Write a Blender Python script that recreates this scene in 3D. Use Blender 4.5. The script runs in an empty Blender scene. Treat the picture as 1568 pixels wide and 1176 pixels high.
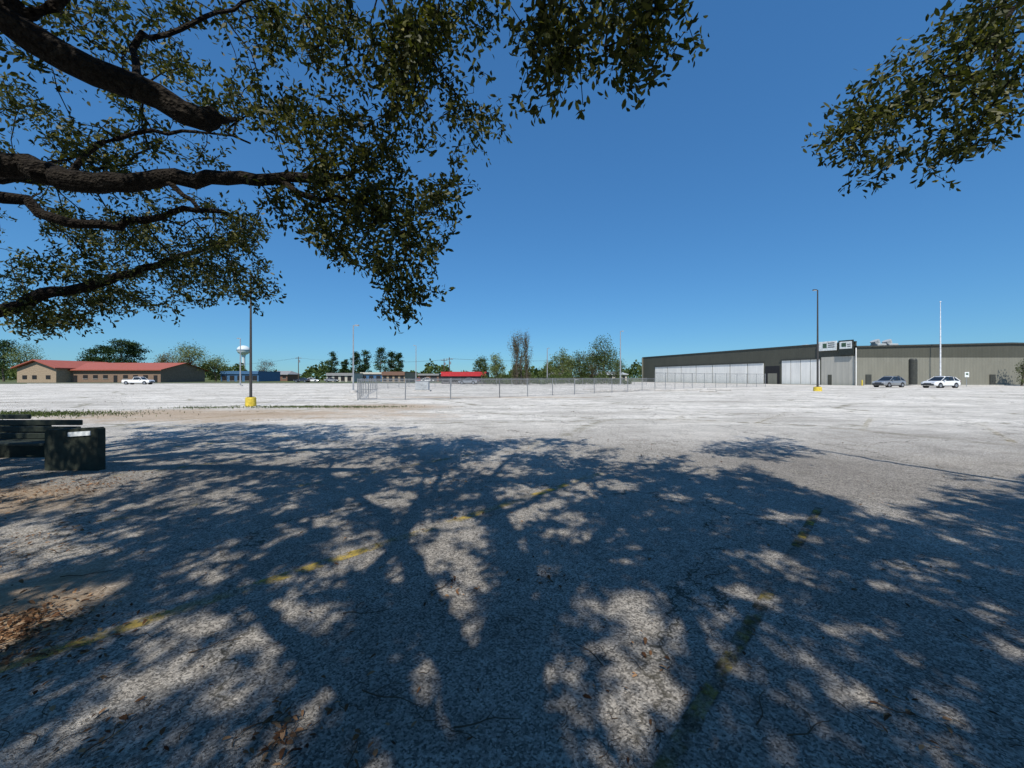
import bpy, math, random
import numpy as np
from mathutils import Vector
random.seed(7); rng=np.random.default_rng(7)
sc=bpy.context.scene
F=589.0; CX=784.0; HY=578.0; CH=1.6
EL=math.radians(52); KZ=1/math.tan(EL); SD=np.array([0.06,0.998])
def G(px,py):
    d=CH*F/(py-HY); return np.array([(px-CX)/F*d,d])
def P(px,py,d): return np.array([(px-CX)/F*d,d,CH+(HY-py)/F*d])
def S(px,py,z):
    g=G(px,py)-SD*z*KZ; return np.array([g[0],g[1],z])

# ---------------------------------------------------------------- materials
class NT:
    def __init__(s,name):
        s.m=bpy.data.materials.new(name); s.m.use_nodes=True; s.t=s.m.node_tree; s.t.nodes.clear()
        s.out=s.t.nodes.new('ShaderNodeOutputMaterial')
    def n(s,ty,ins=None,**kw):
        nd=s.t.nodes.new('ShaderNode'+ty)
        for k,v in kw.items(): setattr(nd,k,v)
        if ins:
            for k,v in ins.items():
                sk=nd.inputs[k]
                if isinstance(v,bpy.types.NodeSocket): s.t.links.new(v,sk)
                else: sk.default_value=v
        return nd
    def math(s,op,a,b=0.0,c=None,clamp=False):
        d={0:a,1:b}
        if c is not None: d[2]=c
        return s.n('Math',d,operation=op,use_clamp=clamp).outputs[0]
    def noise(s,vec,scale,detail=4,rough=.55,dist=0):
        return s.n('TexNoise',{'Vector':vec,'Scale':scale,'Detail':detail,'Roughness':rough,'Distortion':dist}).outputs['Fac']
    def mr(s,v,a,b,c=0.0,d=1.0):
        return s.n('MapRange',{'Value':v,'From Min':a,'From Max':b,'To Min':c,'To Max':d}).outputs[0]
    def mix(s,f,a,b,mode='MIX'):
        nd=s.t.nodes.new('ShaderNodeMix'); nd.data_type='RGBA'; nd.blend_type=mode
        for i,v in ((0,f),(6,a),(7,b)):
            if isinstance(v,bpy.types.NodeSocket): s.t.links.new(v,nd.inputs[i])
            elif i==0: nd.inputs[i].default_value=v
            else: nd.inputs[i].default_value=(v[0],v[1],v[2],1)
        return nd.outputs[2]
    def pos(s): return s.n('NewGeometry').outputs['Position']
    def scale(s,v,x,y,z):
        return s.n('VectorMath',{0:v,1:(x,y,z)},operation='MULTIPLY').outputs[0]
    def fin(s,sh): s.t.links.new(sh,s.out.inputs[0]); return s.m
    def bsdf(s,col,rough=.8,metal=0,bump=None,bs=.3,bd=.02,spec=.3):
        d={'Base Color':col if isinstance(col,bpy.types.NodeSocket) else (*col[:3],1),'Roughness':rough,'Metallic':metal,'Specular IOR Level':spec}
        if bump is not None:
            d['Normal']=s.n('Bump',{'Height':bump,'Strength':bs,'Distance':bd}).outputs[0]
        return s.n('BsdfPrincipled',d).outputs[0]
def simple(name,col,rough=.7,metal=0,var=.25,sc_=3,spec=.3):
    t=NT(name); p=t.pos(); f=t.noise(p,sc_,4,.65)
    f=t.mr(f,.3,.7,1-var,1+var)
    c=t.mix(1.0,col,t.n('CombineXYZ',{0:f,1:f,2:f}).outputs[0],'MULTIPLY')
    return t.fin(t.bsdf(c,rough,metal,None,.1,.01,spec))

# ---------------------------------------------------------------- mesh builder
class MB:
    def __init__(s): s.v=[]; s.f=[]; s.mi=[]; s.mats=[]
    def mid(s,m):
        if m not in s.mats: s.mats.append(m)
        return s.mats.index(m)
    def add(s,vs,fs,m):
        o=len(s.v); s.v+= [tuple(float(q) for q in v) for v in vs]; k=s.mid(m)
        for f in fs: s.f.append([o+i for i in f]); s.mi.append(k)
    def box(s,c,d,m,rz=0,bev=0):
        cx,cy,cz=c; hx,hy,hz=[q/2 for q in d]; cr,sr=math.cos(rz),math.sin(rz)
        def tr(x,y,z): return (cx+x*cr-y*sr,cy+x*sr+y*cr,cz+z)
        if bev<=0:
            vs=[tr(x,y,z) for z in(-hz,hz) for x,y in((-hx,-hy),(hx,-hy),(hx,hy),(-hx,hy))]
            s.add(vs,[(3,2,1,0),(4,5,6,7),(0,1,5,4),(1,2,6,5),(2,3,7,6),(3,0,4,7)],m)
        else:
            b=bev
            def ring(z,i):
                x,y=hx-i,hy-i
                return [tr(*q,z) for q in((-x+b,-y),(x-b,-y),(x,-y+b),(x,y-b),(x-b,y),(-x+b,y),(-x,y-b),(-x,-y+b))]
            vs=ring(-hz,b)+ring(-hz+b,0)+ring(hz-b,0)+ring(hz,b)
            fs=[tuple(range(7,-1,-1)),tuple(range(24,32))]
            for r in range(3):
                for k in range(8): fs.append((r*8+k,r*8+(k+1)%8,r*8+8+(k+1)%8,r*8+8+k))
            s.add(vs,fs,m)
    def tube(s,pts,rad,m,k=8,cap=True):
        pts=[np.array(p,float) for p in pts]; n=len(pts)
        if not hasattr(rad,'__len__'): rad=[rad]*n
        vs=[];fs=[]
        for i,p in enumerate(pts):
            d=pts[min(i+1,n-1)]-pts[max(i-1,0)]; d=d/(np.linalg.norm(d)+1e-9)
            ref=np.array([1,0,0.]) if abs(d[0])<.8 else np.array([0,1,0.])
            u=np.cross(d,ref);u/=np.linalg.norm(u);w=np.cross(d,u)
            for j in range(k):
                a=2*math.pi*j/k; vs.append(p+rad[i]*(math.cos(a)*u+math.sin(a)*w))
        for i in range(n-1):
            for j in range(k): fs.append((i*k+j,i*k+(j+1)%k,(i+1)*k+(j+1)%k,(i+1)*k+j))
        if cap: fs+= [tuple(range(k-1,-1,-1)),tuple(range((n-1)*k,n*k))]
        s.add(vs,fs,m)
    def prism(s,prof,y0,y1,m,xf=None):
        n=len(prof); vs=[(x,y0,z) for x,z in prof]+[(x,y1,z) for x,z in prof]
        if xf: vs=[xf(v) for v in vs]
        s.add(vs,[tuple(range(n)),tuple(range(2*n-1,n-1,-1))]+[(i,i+n,(i+1)%n+n,(i+1)%n) for i in range(n)],m)
    def obj(s,name,parent=None,smooth=False,loc=None,rz=0):
        me=bpy.data.meshes.new(name); me.from_pydata(s.v,[],s.f)
        for m in s.mats: me.materials.append(m)
        me.polygons.foreach_set('material_index',s.mi)
        if smooth: me.polygons.foreach_set('use_smooth',[True]*len(s.f))
        me.update(); o=bpy.data.objects.new(name,me); sc.collection.objects.link(o)
        if parent: o.parent=parent
        if loc is not None: o.location=loc
        o.rotation_euler[2]=rz
        return o
def empty(name,loc=(0,0,0),rz=0,parent=None):
    e=bpy.data.objects.new(name,None); sc.collection.objects.link(e); e.location=loc; e.rotation_euler[2]=rz
    if parent: e.parent=parent
    return e
def npmesh(name,verts,k,mat,parent=None,attr=None,smooth=False):
    n=len(verts); me=bpy.data.meshes.new(name)
    me.vertices.add(n*k); me.vertices.foreach_set('co',verts.reshape(-1).astype(np.float32))
    me.loops.add(n*k); me.loops.foreach_set('vertex_index',np.arange(n*k,dtype=np.int32))
    me.polygons.add(n); me.polygons.foreach_set('loop_start',np.arange(0,n*k,k,dtype=np.int32))
    me.polygons.foreach_set('loop_total',np.full(n,k,dtype=np.int32))
    if smooth: me.polygons.foreach_set('use_smooth',np.ones(n,bool))
    me.update(calc_edges=True)
    if attr is not None:
        a=me.attributes.new('shade','FLOAT','FACE'); a.data.foreach_set('value',attr.astype(np.float32))
    me.materials.append(mat)
    o=bpy.data.objects.new(name,me); sc.collection.objects.link(o)
    if parent: o.parent=parent
    return o
def nrm(a): return a/(np.linalg.norm(a,axis=-1,keepdims=True)+1e-9)
def leafverts(pos,axis,L,W):
    n=len(pos); axis=nrm(axis); r=rng.normal(size=(n,3)); side=nrm(np.cross(axis,r)); up=np.cross(axis,side)
    L=np.broadcast_to(L,(n,))[:,None];W=np.broadcast_to(W,(n,))[:,None]
    prof=[(0,0,0),(.3,.42,.06),(.7,.5,.05),(1,0,-.08),(.7,-.5,.05),(.3,-.42,.06)]
    return np.stack([pos+axis*L*a+side*W*b+up*L*c for a,b,c in prof],1)
def quadverts(pos,axis,L,W):
    n=len(pos); axis=nrm(axis); side=nrm(np.cross(axis,rng.normal(size=(n,3))))
    L=np.broadcast_to(L,(n,))[:,None];W=np.broadcast_to(W,(n,))[:,None]
    return np.stack([pos,pos+axis*L*.5+side*W*.5,pos+axis*L,pos+axis*L*.5-side*W*.5],1)

def leafmat(name,a,b,c,trans=.35,gl=0.0):
    t=NT(name); at=t.n('Attribute',attribute_name='shade').outputs['Fac']
    r=t.n('ValToRGB',{'Fac':at}); cr=r.color_ramp
    cr.elements[0].color=(*a,1); cr.elements[1].color=(*c,1); e=cr.elements.new(.5); e.color=(*b,1)
    col=r.outputs[0]
    d=t.n('BsdfDiffuse',{'Color':col}).outputs[0]
    tc=t.mix(1.0,col,(1.5,1.6,.6),'MULTIPLY')
    tr=t.n('BsdfTranslucent',{'Color':tc}).outputs[0]
    m=t.n('MixShader',{0:trans,1:d,2:tr}).outputs[0]
    if gl>0:
        g=t.n('BsdfGlossy',{'Color':(1,1,1,1),'Roughness':.5}).outputs[0]
        m=t.n('MixShader',{0:gl,1:m,2:g}).outputs[0]
    return t.fin(m)
M_leaf=leafmat('oak_leaf',(.020,.027,.008),(.056,.064,.016),(.20,.18,.045),.28,.015)
M_spring=leafmat('spring_leaf',(.08,.10,.035),(.13,.16,.06),(.19,.22,.09),.2)
M_pine=leafmat('pine_needles',(.014,.030,.014),(.03,.055,.022),(.06,.09,.035),.1)
M_mid=leafmat('green_leaf',(.035,.055,.018),(.07,.095,.033),(.12,.145,.055),.15)
M_vine=leafmat('vine_leaf',(.06,.055,.035),(.12,.10,.07),(.16,.16,.08),.1)
M_dry=leafmat('dry_leaf',(.06,.03,.018),(.17,.09,.048),(.40,.24,.13),.1)
def bark(name,c0,c1):
    t=NT(name); p=t.pos()
    n1=t.noise(p,18,5,.7); n2=t.n('TexVoronoi',{'Vector':p,'Scale':34.0}).outputs['Distance']
    h=t.math('ADD',n1,n2)
    c=t.mix(t.mr(n1,.35,.7),c0,c1)
    return t.fin(t.bsdf(c,.95,0,h,1.0,.035,.1))
M_bark=bark('oak_bark',(.010,.008,.007),(.045,.038,.03))
M_bark2=simple('grey_bark',(.12,.10,.08),.95)

# ---------------------------------------------------------------- foreground oaks
def catmull(pts,step=.18):
    pts=[np.array(p,float) for p in pts]; out=[]
    q=[2*pts[0]-pts[1]]+pts+[2*pts[-1]-pts[-2]]
    for i in range(1,len(q)-2):
        a,b,c,d=q[i-1],q[i],q[i+1],q[i+2]; n=max(2,int(np.linalg.norm(c-b)/step))
        for j in range(n):
            t=j/n; out.append(.5*((2*b)+(-a+c)*t+(2*a-5*b+4*c-d)*t*t+(-a+3*b-3*c+d)*t**3))
    out.append(pts[-1]); return out
class Oak:
    def __init__(s): s.p=[];s.par=[];s.r=[];s.pl=[];s.tips=[]
    def node(s,p,par,r):
        s.p.append(np.array(p,float)); s.par.append(par); s.r.append(r)
        s.pl.append(0 if par<0 else s.pl[par]+np.linalg.norm(s.p[-1]-s.p[par])); return len(s.p)-1
    def limb(s,pts,r0,r1,jit=.03):
        pts=[np.array(p,float) for p in pts]; par=-1
        if s.p:
            A=np.array(s.p); par=int(np.argmin(((A-pts[0])**2).sum(1)))
            pts[0]=s.p[par]
        c=catmull(pts); n=len(c); start=0 if par<0 else 1
        for i in range(start,n):
            t=i/(n-1); q=c[i]+rng.normal(size=3)*jit*(0 if i in(0,) else 1)*(1-.3*t)
            par=s.node(q,par,r0+(r1-r0)*t)
    def grow(s,att):
        base=np.array(s.p); att=np.array(att)
        d0=np.array([np.sqrt(((base-a)**2).sum(1)).min() for a in att])
        N=len(base)+len(att)*14; buf=np.zeros((N,3)); buf[:len(base)]=base; pl=np.zeros(N); pl[:len(base)]=s.pl; n=len(base)
        for k in np.argsort(d0):
            a=att[k]; dd=np.sqrt(((buf[:n]-a)**2).sum(1)); j=int(np.argmin(dd+.12*pl[:n])); D=dd[j]
            if D<.08: continue
            m=max(1,min(10,int(D/.2))); p0=buf[j].copy(); par=j
            bend=rng.normal(size=3)*.10*D; bend[2]+=.08*D
            for i in range(1,m+1):
                t=i/m; q=p0+(a-p0)*t+bend*4*t*(1-t)*.5+(rng.normal(size=3)*.012 if i<m else 0)
                if n>=N: break
                par=s.node(q,par,0.0); buf[n]=q; pl[n]=s.pl[-1]; n+=1
            s.tips.append(par)
    def finish(s,name,bigL,nl,nlo):
        n=len(s.p); Pn=np.array(s.p); par=np.array(s.par); e=2.4
        acc=np.zeros(n); R=np.array(s.r); main=np.full(n,-1); best=np.zeros(n)
        for i in range(n-1,-1,-1):
            own=acc[i]**(1/e) if acc[i]>0 else 0.0038
            r=R[i] if R[i]>0 else min(own,.05); R[i]=r
            if par[i]>=0:
                acc[par[i]]+=r**e
                if r>best[par[i]]: best[par[i]]=r; main[par[i]]=i
        for i in range(n):
            if par[i]>=0: R[i]=min(R[i],R[par[i]])
        root=empty(name)
        D=np.zeros((n,3)); ch=np.where(par>=0)[0]
        D[ch]=Pn[ch]-Pn[par[ch]]
        for i in range(n):
            if main[i]>=0:
                v=Pn[main[i]]-Pn[i]; D[i]=nrm(D[i])+nrm(v) if par[i]>=0 else v
        D=nrm(D); ref=np.tile(np.array([0.31,.22,.92]),(n,1)); ref[np.abs((D*ref).sum(1))>.85]=[.9,-.4,.1]
        U=nrm(np.cross(D,ref)); W=np.cross(D,U)
        for k,sel,nm in((12,(R[ch]>.02),'trunk_and_limbs'),(4,(R[ch]<=.02),'twigs')):
            c=ch[sel]; p=par[c]; ismain=main[p]==c
            rp=np.where(ismain,R[p],R[c]*1.15)
            Up=np.where(ismain[:,None],U[p],U[c]);Wp=np.where(ismain[:,None],W[p],W[c])
            a=np.arange(k)*2*np.pi/k; ca=np.cos(a);sa=np.sin(a)
            r0=Pn[p][:,None]+rp[:,None,None]*(ca[None,:,None]*Up[:,None]+sa[None,:,None]*Wp[:,None])
            r1=Pn[c][:,None]+R[c][:,None,None]*(ca[None,:,None]*U[c][:,None]+sa[None,:,None]*W[c][:,None])
            f=np.stack([r0,np.roll(r0,-1,1),np.roll(r1,-1,1),r1],2).reshape(-1,4,3)
            npmesh(nm,f,4,M_bark,root)
        T=np.array(s.tips); m=len(T); tp=Pn[T]; td=D[T]; ov=~vis(tp)
        idx=np.repeat(np.arange(m),np.where(ov,nlo,nl)); K=len(idx)
        t=rng.random(K)**1.2*.42; dirs=td[idx]
        pos=tp[idx]-dirs*t[:,None]+rng.normal(size=(K,3))*(.03+.10*t[:,None])+dirs*.05
        ax=dirs*.7+nrm(rng.normal(size=(K,3)))*.95+np.array([0,0,-.25])
        over=ov[idx]; L=rng.uniform(.06,.108,K)*np.where(over,bigL,1.0)
        g=pos[:,:2]+SD*pos[:,2:3]*KZ
        keep=~(inpatch(g)&(rng.random(K)<.94)&over)
        keep&=~((over)&vis(pos))
        sh=np.clip(rng.normal(.38,.2,K)+rng.normal(size=m)[idx]*.14,0,1)
        npmesh('foliage',leafverts(pos[keep],ax[keep],L[keep],(L*rng.uniform(.32,.46,K))[keep]),6,M_leaf,root,sh[keep])
        print(name,'tips',m,'leaves',keep.sum())
def vis(p):
    y=p[:,1]; return (y>.3)&(np.abs(p[:,0])<1.36*y)&((p[:,2]-CH)<1.0*y)
patches=[(545,862,62,28),(685,858,62,26),(882,893,30,24),(425,945,42,38),(600,762,45,14),(700,908,40,20),(250,958,90,30),(215,1050,110,45),(370,1060,40,30),
 (690,1150,50,28),(960,922,48,26),(1005,962,55,22),(1130,905,50,18),(1060,945,30,14),(930,742,70,9),(480,800,50,12),(1350,785,60,10),(820,755,60,10),(40,950,60,30),
 (520,1040,18,25),(980,850,40,12),(1180,850,40,10),(1330,890,40,10),(1480,930,70,12),(1270,960,40,12),(1500,1040,50,14),(1330,1060,40,16),(1080,1080,50,20),(840,1110,40,18),(110,840,60,10),(350,850,40,10),(1450,860,50,9),(640,735,50,7),(760,725,40,6),(1030,760,40,7),(1200,790,50,8),(60,1130,50,25),(940,1040,36,16),(520,715,70,5),(1200,1150,50,16),(360,760,50,6),(430,1150,60,20),(30,755,50,8),(150,905,60,14),(700,800,30,10),(860,820,30,12)]
pr=np.random.default_rng(11)
for i in range(75):
    y=pr.uniform(760,1170); s_=(y-HY)/400; patches.append((pr.uniform(20,1550),y,pr.uniform(16,44)*max(.7,s_),pr.uniform(7,15)*s_))
gp=[]
for (x,y,a,b) in patches:
    c=G(x,y); gx=a/F*c[1]; gy=abs(G(x,y-b)[1]-G(x,y+b)[1])/2; gp.append((c[0],c[1],gx,gy))
gp=np.array(gp)
def inpatch(g):
    r=np.zeros(len(g),bool)
    nz=.45*np.sin(g[:,0]*9+3*np.sin(g[:,1]*7))+.35*np.sin(g[:,1]*17+g[:,0]*11)
    for cx,cy,a,b in gp: r|=((g[:,0]-cx)/a)**2+((g[:,1]-cy)/b)**2+nz<.75
    return r
A=Oak(); B=Oak(); C=Oak()
A.limb([(.15,-1.7,-.1),(.1,-1.65,1.2),(.05,-1.55,2.4),(.0,-1.45,3.3)],.36,.27,.01)
A.limb([(0,-1.45,3.3),S(765,1060,4.0),S(775,950,5),S(800,880,5.5),S(765,790,6.3),S(745,740,7),S(790,695,8)],.18,.035)
A.limb([(0,-1.45,3.3),S(800,1030,4.1),S(850,915,5),S(900,850,5.6),S(950,790,6.2),S(1000,748,6.9),S(1070,715,7.6)],.14,.035)
A.limb([S(900,850,5.6),S(960,850,6),S(1030,830,6.4),S(1090,790,7)],.08,.025)
A.limb([(0,-1.45,3.3),S(700,1030,4.1),S(650,900,5),S(600,815,5.7),S(560,770,6.3),S(490,715,7)],.14,.035)
A.limb([S(600,815,5.7),S(640,770,6.4),S(650,720,7.2)],.07,.025)
A.limb([(0,-1.45,3.3),S(600,1090,4.0),S(470,1000,4.6),S(395,925,5.1),S(410,880,5.5),S(470,830,6),S(480,780,6.6)],.10,.03)
A.limb([S(765,790,6.3),S(830,760,6.6),S(900,720,7.4)],.07,.025)
A.limb([(0,-1.45,3.3),(.9,-1.2,4.4),(1.0,.5,5.5),P(930,-120,3.4),P(900,-30,3.6),P(880,40,3.7)],.08,.012)
A.limb([(0,-1.45,3.3),(-1.2,-1,4.6),(-1.4,1,5.8),P(560,-60,4.6),P(640,60,4.8),P(700,150,4.9)],.09,.012)
B.limb([(-9.5,2.5,-.1),(-9.4,2.5,1.5),(-9.2,2.6,2.6)],.5,.38,.01)
B.limb([(-9.2,2.6,2.6),(-7.2,2.6,5.2),P(-60,-20,3.1),P(0,25,3.15),P(100,88,3.3),P(190,130,3.4),P(280,170,3.5),P(330,180,3.6)],.26,.095,.02)
B.limb([P(330,180,3.6),P(345,184,3.62),P(362,182,3.7)],.05,.015,0)
B.limb([(-9.2,2.6,2.6),(-8.4,4,4.0),P(0,245,4.9),P(100,275,5),P(200,278,5.1),P(300,270,5.2),P(420,277,5.3),P(540,270,5.4)],.26,.05)
B.limb([(-9.2,2.6,2.6),(-10,5,2.7),P(0,475,7.2),P(60,452,7.4),P(130,440,7.7),P(220,410,8),P(300,385,8.3)],.24,.05)
B.limb([(-8.4,4,4.0),P(0,300,6),P(80,335,6.2),P(180,345,6.5),P(300,320,6.8),P(380,340,7)],.13,.03)
B.limb([P(255,272,5.15),P(270,290,5.1),P(290,305,5.1),P(310,326,5.1)],.04,.02,.01)
B.limb([P(420,277,5.3),P(480,300,5.2),P(560,310,5.1),P(610,350,5)],.045,.012)
B.limb([P(190,130,3.4),P(230,60,4),P(330,20,4.4),P(420,-10,4.7)],.035,.015)
B.limb([P(0,25,3.15),P(150,-20,3.4),P(260,-30,3.8)],.05,.03)
B.limb([P(100,275,5),P(160,220,5.3),P(280,200,5.6),P(380,215,5.7)],.04,.015)
B.limb([(-9.2,2.6,2.6),(-6.5,-.8,4.5),S(0,905,5.3),S(150,860,5.7),S(300,812,6.1),S(450,757,6.6)],.16,.05)
B.limb([(-9.2,2.6,2.6),(-9.5,5,4.4),(-9,7,5.2),(-8,8.5,5.8)],.18,.05)
C.limb([(8.6,-1.6,-.1),(8.5,-1.6,1.6),(8.3,-1.5,3)],.42,.3,.01)
C.limb([(8.3,-1.5,3),(5.5,-1.8,4.3),S(1500,1040,4.8),S(1390,950,5.3),S(1300,870,5.8),S(1235,800,6.4)],.12,.03)
C.limb([(8.3,-1.5,3),(6.8,-1.2,4.6),S(1568,950,5.2),S(1490,870,5.8),S(1400,810,6.4)],.12,.03)
C.limb([(8.3,-1.5,3),(8,.5,5),(7,2.2,6),P(1610,-30,4.4),P(1540,30,4.5),P(1470,90,4.6),P(1400,140,4.7),P(1330,195,4.8)],.1,.008)
C.limb([(8.3,-1.5,3),(9.2,1,4.6),(9.4,2.5,5.6)],.13,.05)
regs=[ # cx,cy,rx,ry,d0,d1,n,tree
 (330,50,200,60,4.6,7,130,'B'),(100,40,130,50,4.5,7,75,'B'),(560,60,120,70,4.2,5.6,150,'A'),(660,110,80,70,4.4,5.4,115,'A'),(700,40,50,45,4.2,5,50,'A'),(722,205,30,28,4.6,5.2,26,'A'),
 (90,170,130,60,5,8,90,'B'),(330,150,140,60,5,7.5,90,'B'),(500,190,90,45,4.8,6,85,'B'),(80,260,120,50,5.5,8,95,'B'),(600,190,60,30,4.8,5.6,40,'A'),
 (570,262,105,32,4.8,5.8,90,'B'),(610,310,75,45,4.6,5.6,100,'B'),(470,330,60,35,5,6,45,'B'),(520,375,45,30,5,5.8,40,'B'),(640,370,40,35,4.6,5.4,36,'B'),(625,440,45,42,4.7,5.3,58,'B'),(590,400,40,30,4.7,5.3,26,'B'),(540,330,60,40,4.8,5.6,38,'B'),(675,290,28,34,4.7,5.3,24,'B'),
 (100,370,140,50,6.5,9.5,200,'B'),(290,350,110,45,6.5,9,180,'B'),(250,430,110,40,7,9.5,180,'B'),(80,450,110,40,7,10,160,'B'),(350,400,60,45,6.5,8.5,100,'B'),(390,440,35,28,6.8,8,30,'B'),(60,490,90,14,7.5,9.5,50,'B'),(250,250,100,40,5.5,8,45,'B'),
 (880,25,140,42,3.2,4.4,62,'A'),(965,65,62,45,3.2,4,38,'A'),(860,120,45,42,3.2,3.9,26,'A'),(812,110,22,36,3.3,3.8,12,'A'),(1015,30,32,28,3.4,4,14,'A'),(800,20,60,20,3.6,4.5,20,'A'),
 (1490,40,80,55,3.9,5.2,90,'C'),(1520,130,55,50,4,5.2,60,'C'),(1410,130,60,35,4.2,5.2,48,'C'),(1350,180,55,28,4.4,5.2,42,'C'),(1530,210,36,32,4.2,5,28,'C'),(1360,255,30,24,4.5,5,18,'C'),(1290,215,28,14,4.6,5,16,'C'),(1450,210,40,32,4.3,5,24,'C')]
att={'A':[],'B':[],'C':[]}
for cx,cy,rx,ry,d0,d1,n,tr in regs:
    nc=max(2,n//6); cs=[]
    while len(cs)<nc:
        u,v=rng.uniform(-1,1,2)
        if u*u+v*v<1: cs.append(P(cx+u*rx,cy+v*ry,rng.uniform(d0,d1)))
    for i in range(n):
        c=cs[rng.integers(nc)]; att[tr].append(c+rng.normal(size=3)*np.array([.15,.2,.13]))
edge=[(0,672),(150,659),(350,658),(560,661),(600,690),(700,680),(760,668),(900,670),(1050,690),(1150,703),(1080,728),(1240,750),(1400,772),(1500,748),(1465,718),(1568,722),(1900,715)]
edge.sort()
def eshade(g):
    r=g[0]/max(g[1],.3); px=CX+F*r
    if g[1]<1: return True
    ey=np.interp(px,[e[0] for e in edge],[e[1] for e in edge]); return g[1]<CH*F/(ey-HY)-.2
cl=[]
while len(cl)<1480:
    if len(cl)<480: g=np.array([rng.uniform(-4.5,6.5),rng.uniform(.6,6.5)])
    elif len(cl)<660: g=np.array([rng.uniform(1.5,9.5),rng.uniform(1.0,6.5)])
    else: g=np.array([rng.uniform(-11,11),rng.uniform(-.5,11.5)])
    if not eshade(g): continue
    if inpatch(g[None])[0]: continue
    z=rng.uniform(4.8,8.4); p=np.array([*(g-SD*z*KZ),z])
    if vis((p+np.array([0,.45,-.5]))[None])[0]: continue
    cl.append(p)
for p in cl:
    for i in range(5):
        q=p+rng.normal(size=3)*np.array([.2,.2,.2])
        if vis((q+np.array([0,.2,-.25]))[None])[0]: continue
        if not eshade(q[:2]+SD*q[2]*KZ): continue
        tr='B' if q[0]<-4.6 else ('C' if q[0]>3.6 else 'A'); att[tr].append(q)
for T,nm in((A,'A'),(B,'B'),(C,'C')): T.grow(att[nm]); T.finish('live_oak_tree',1.5,18,22)

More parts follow.
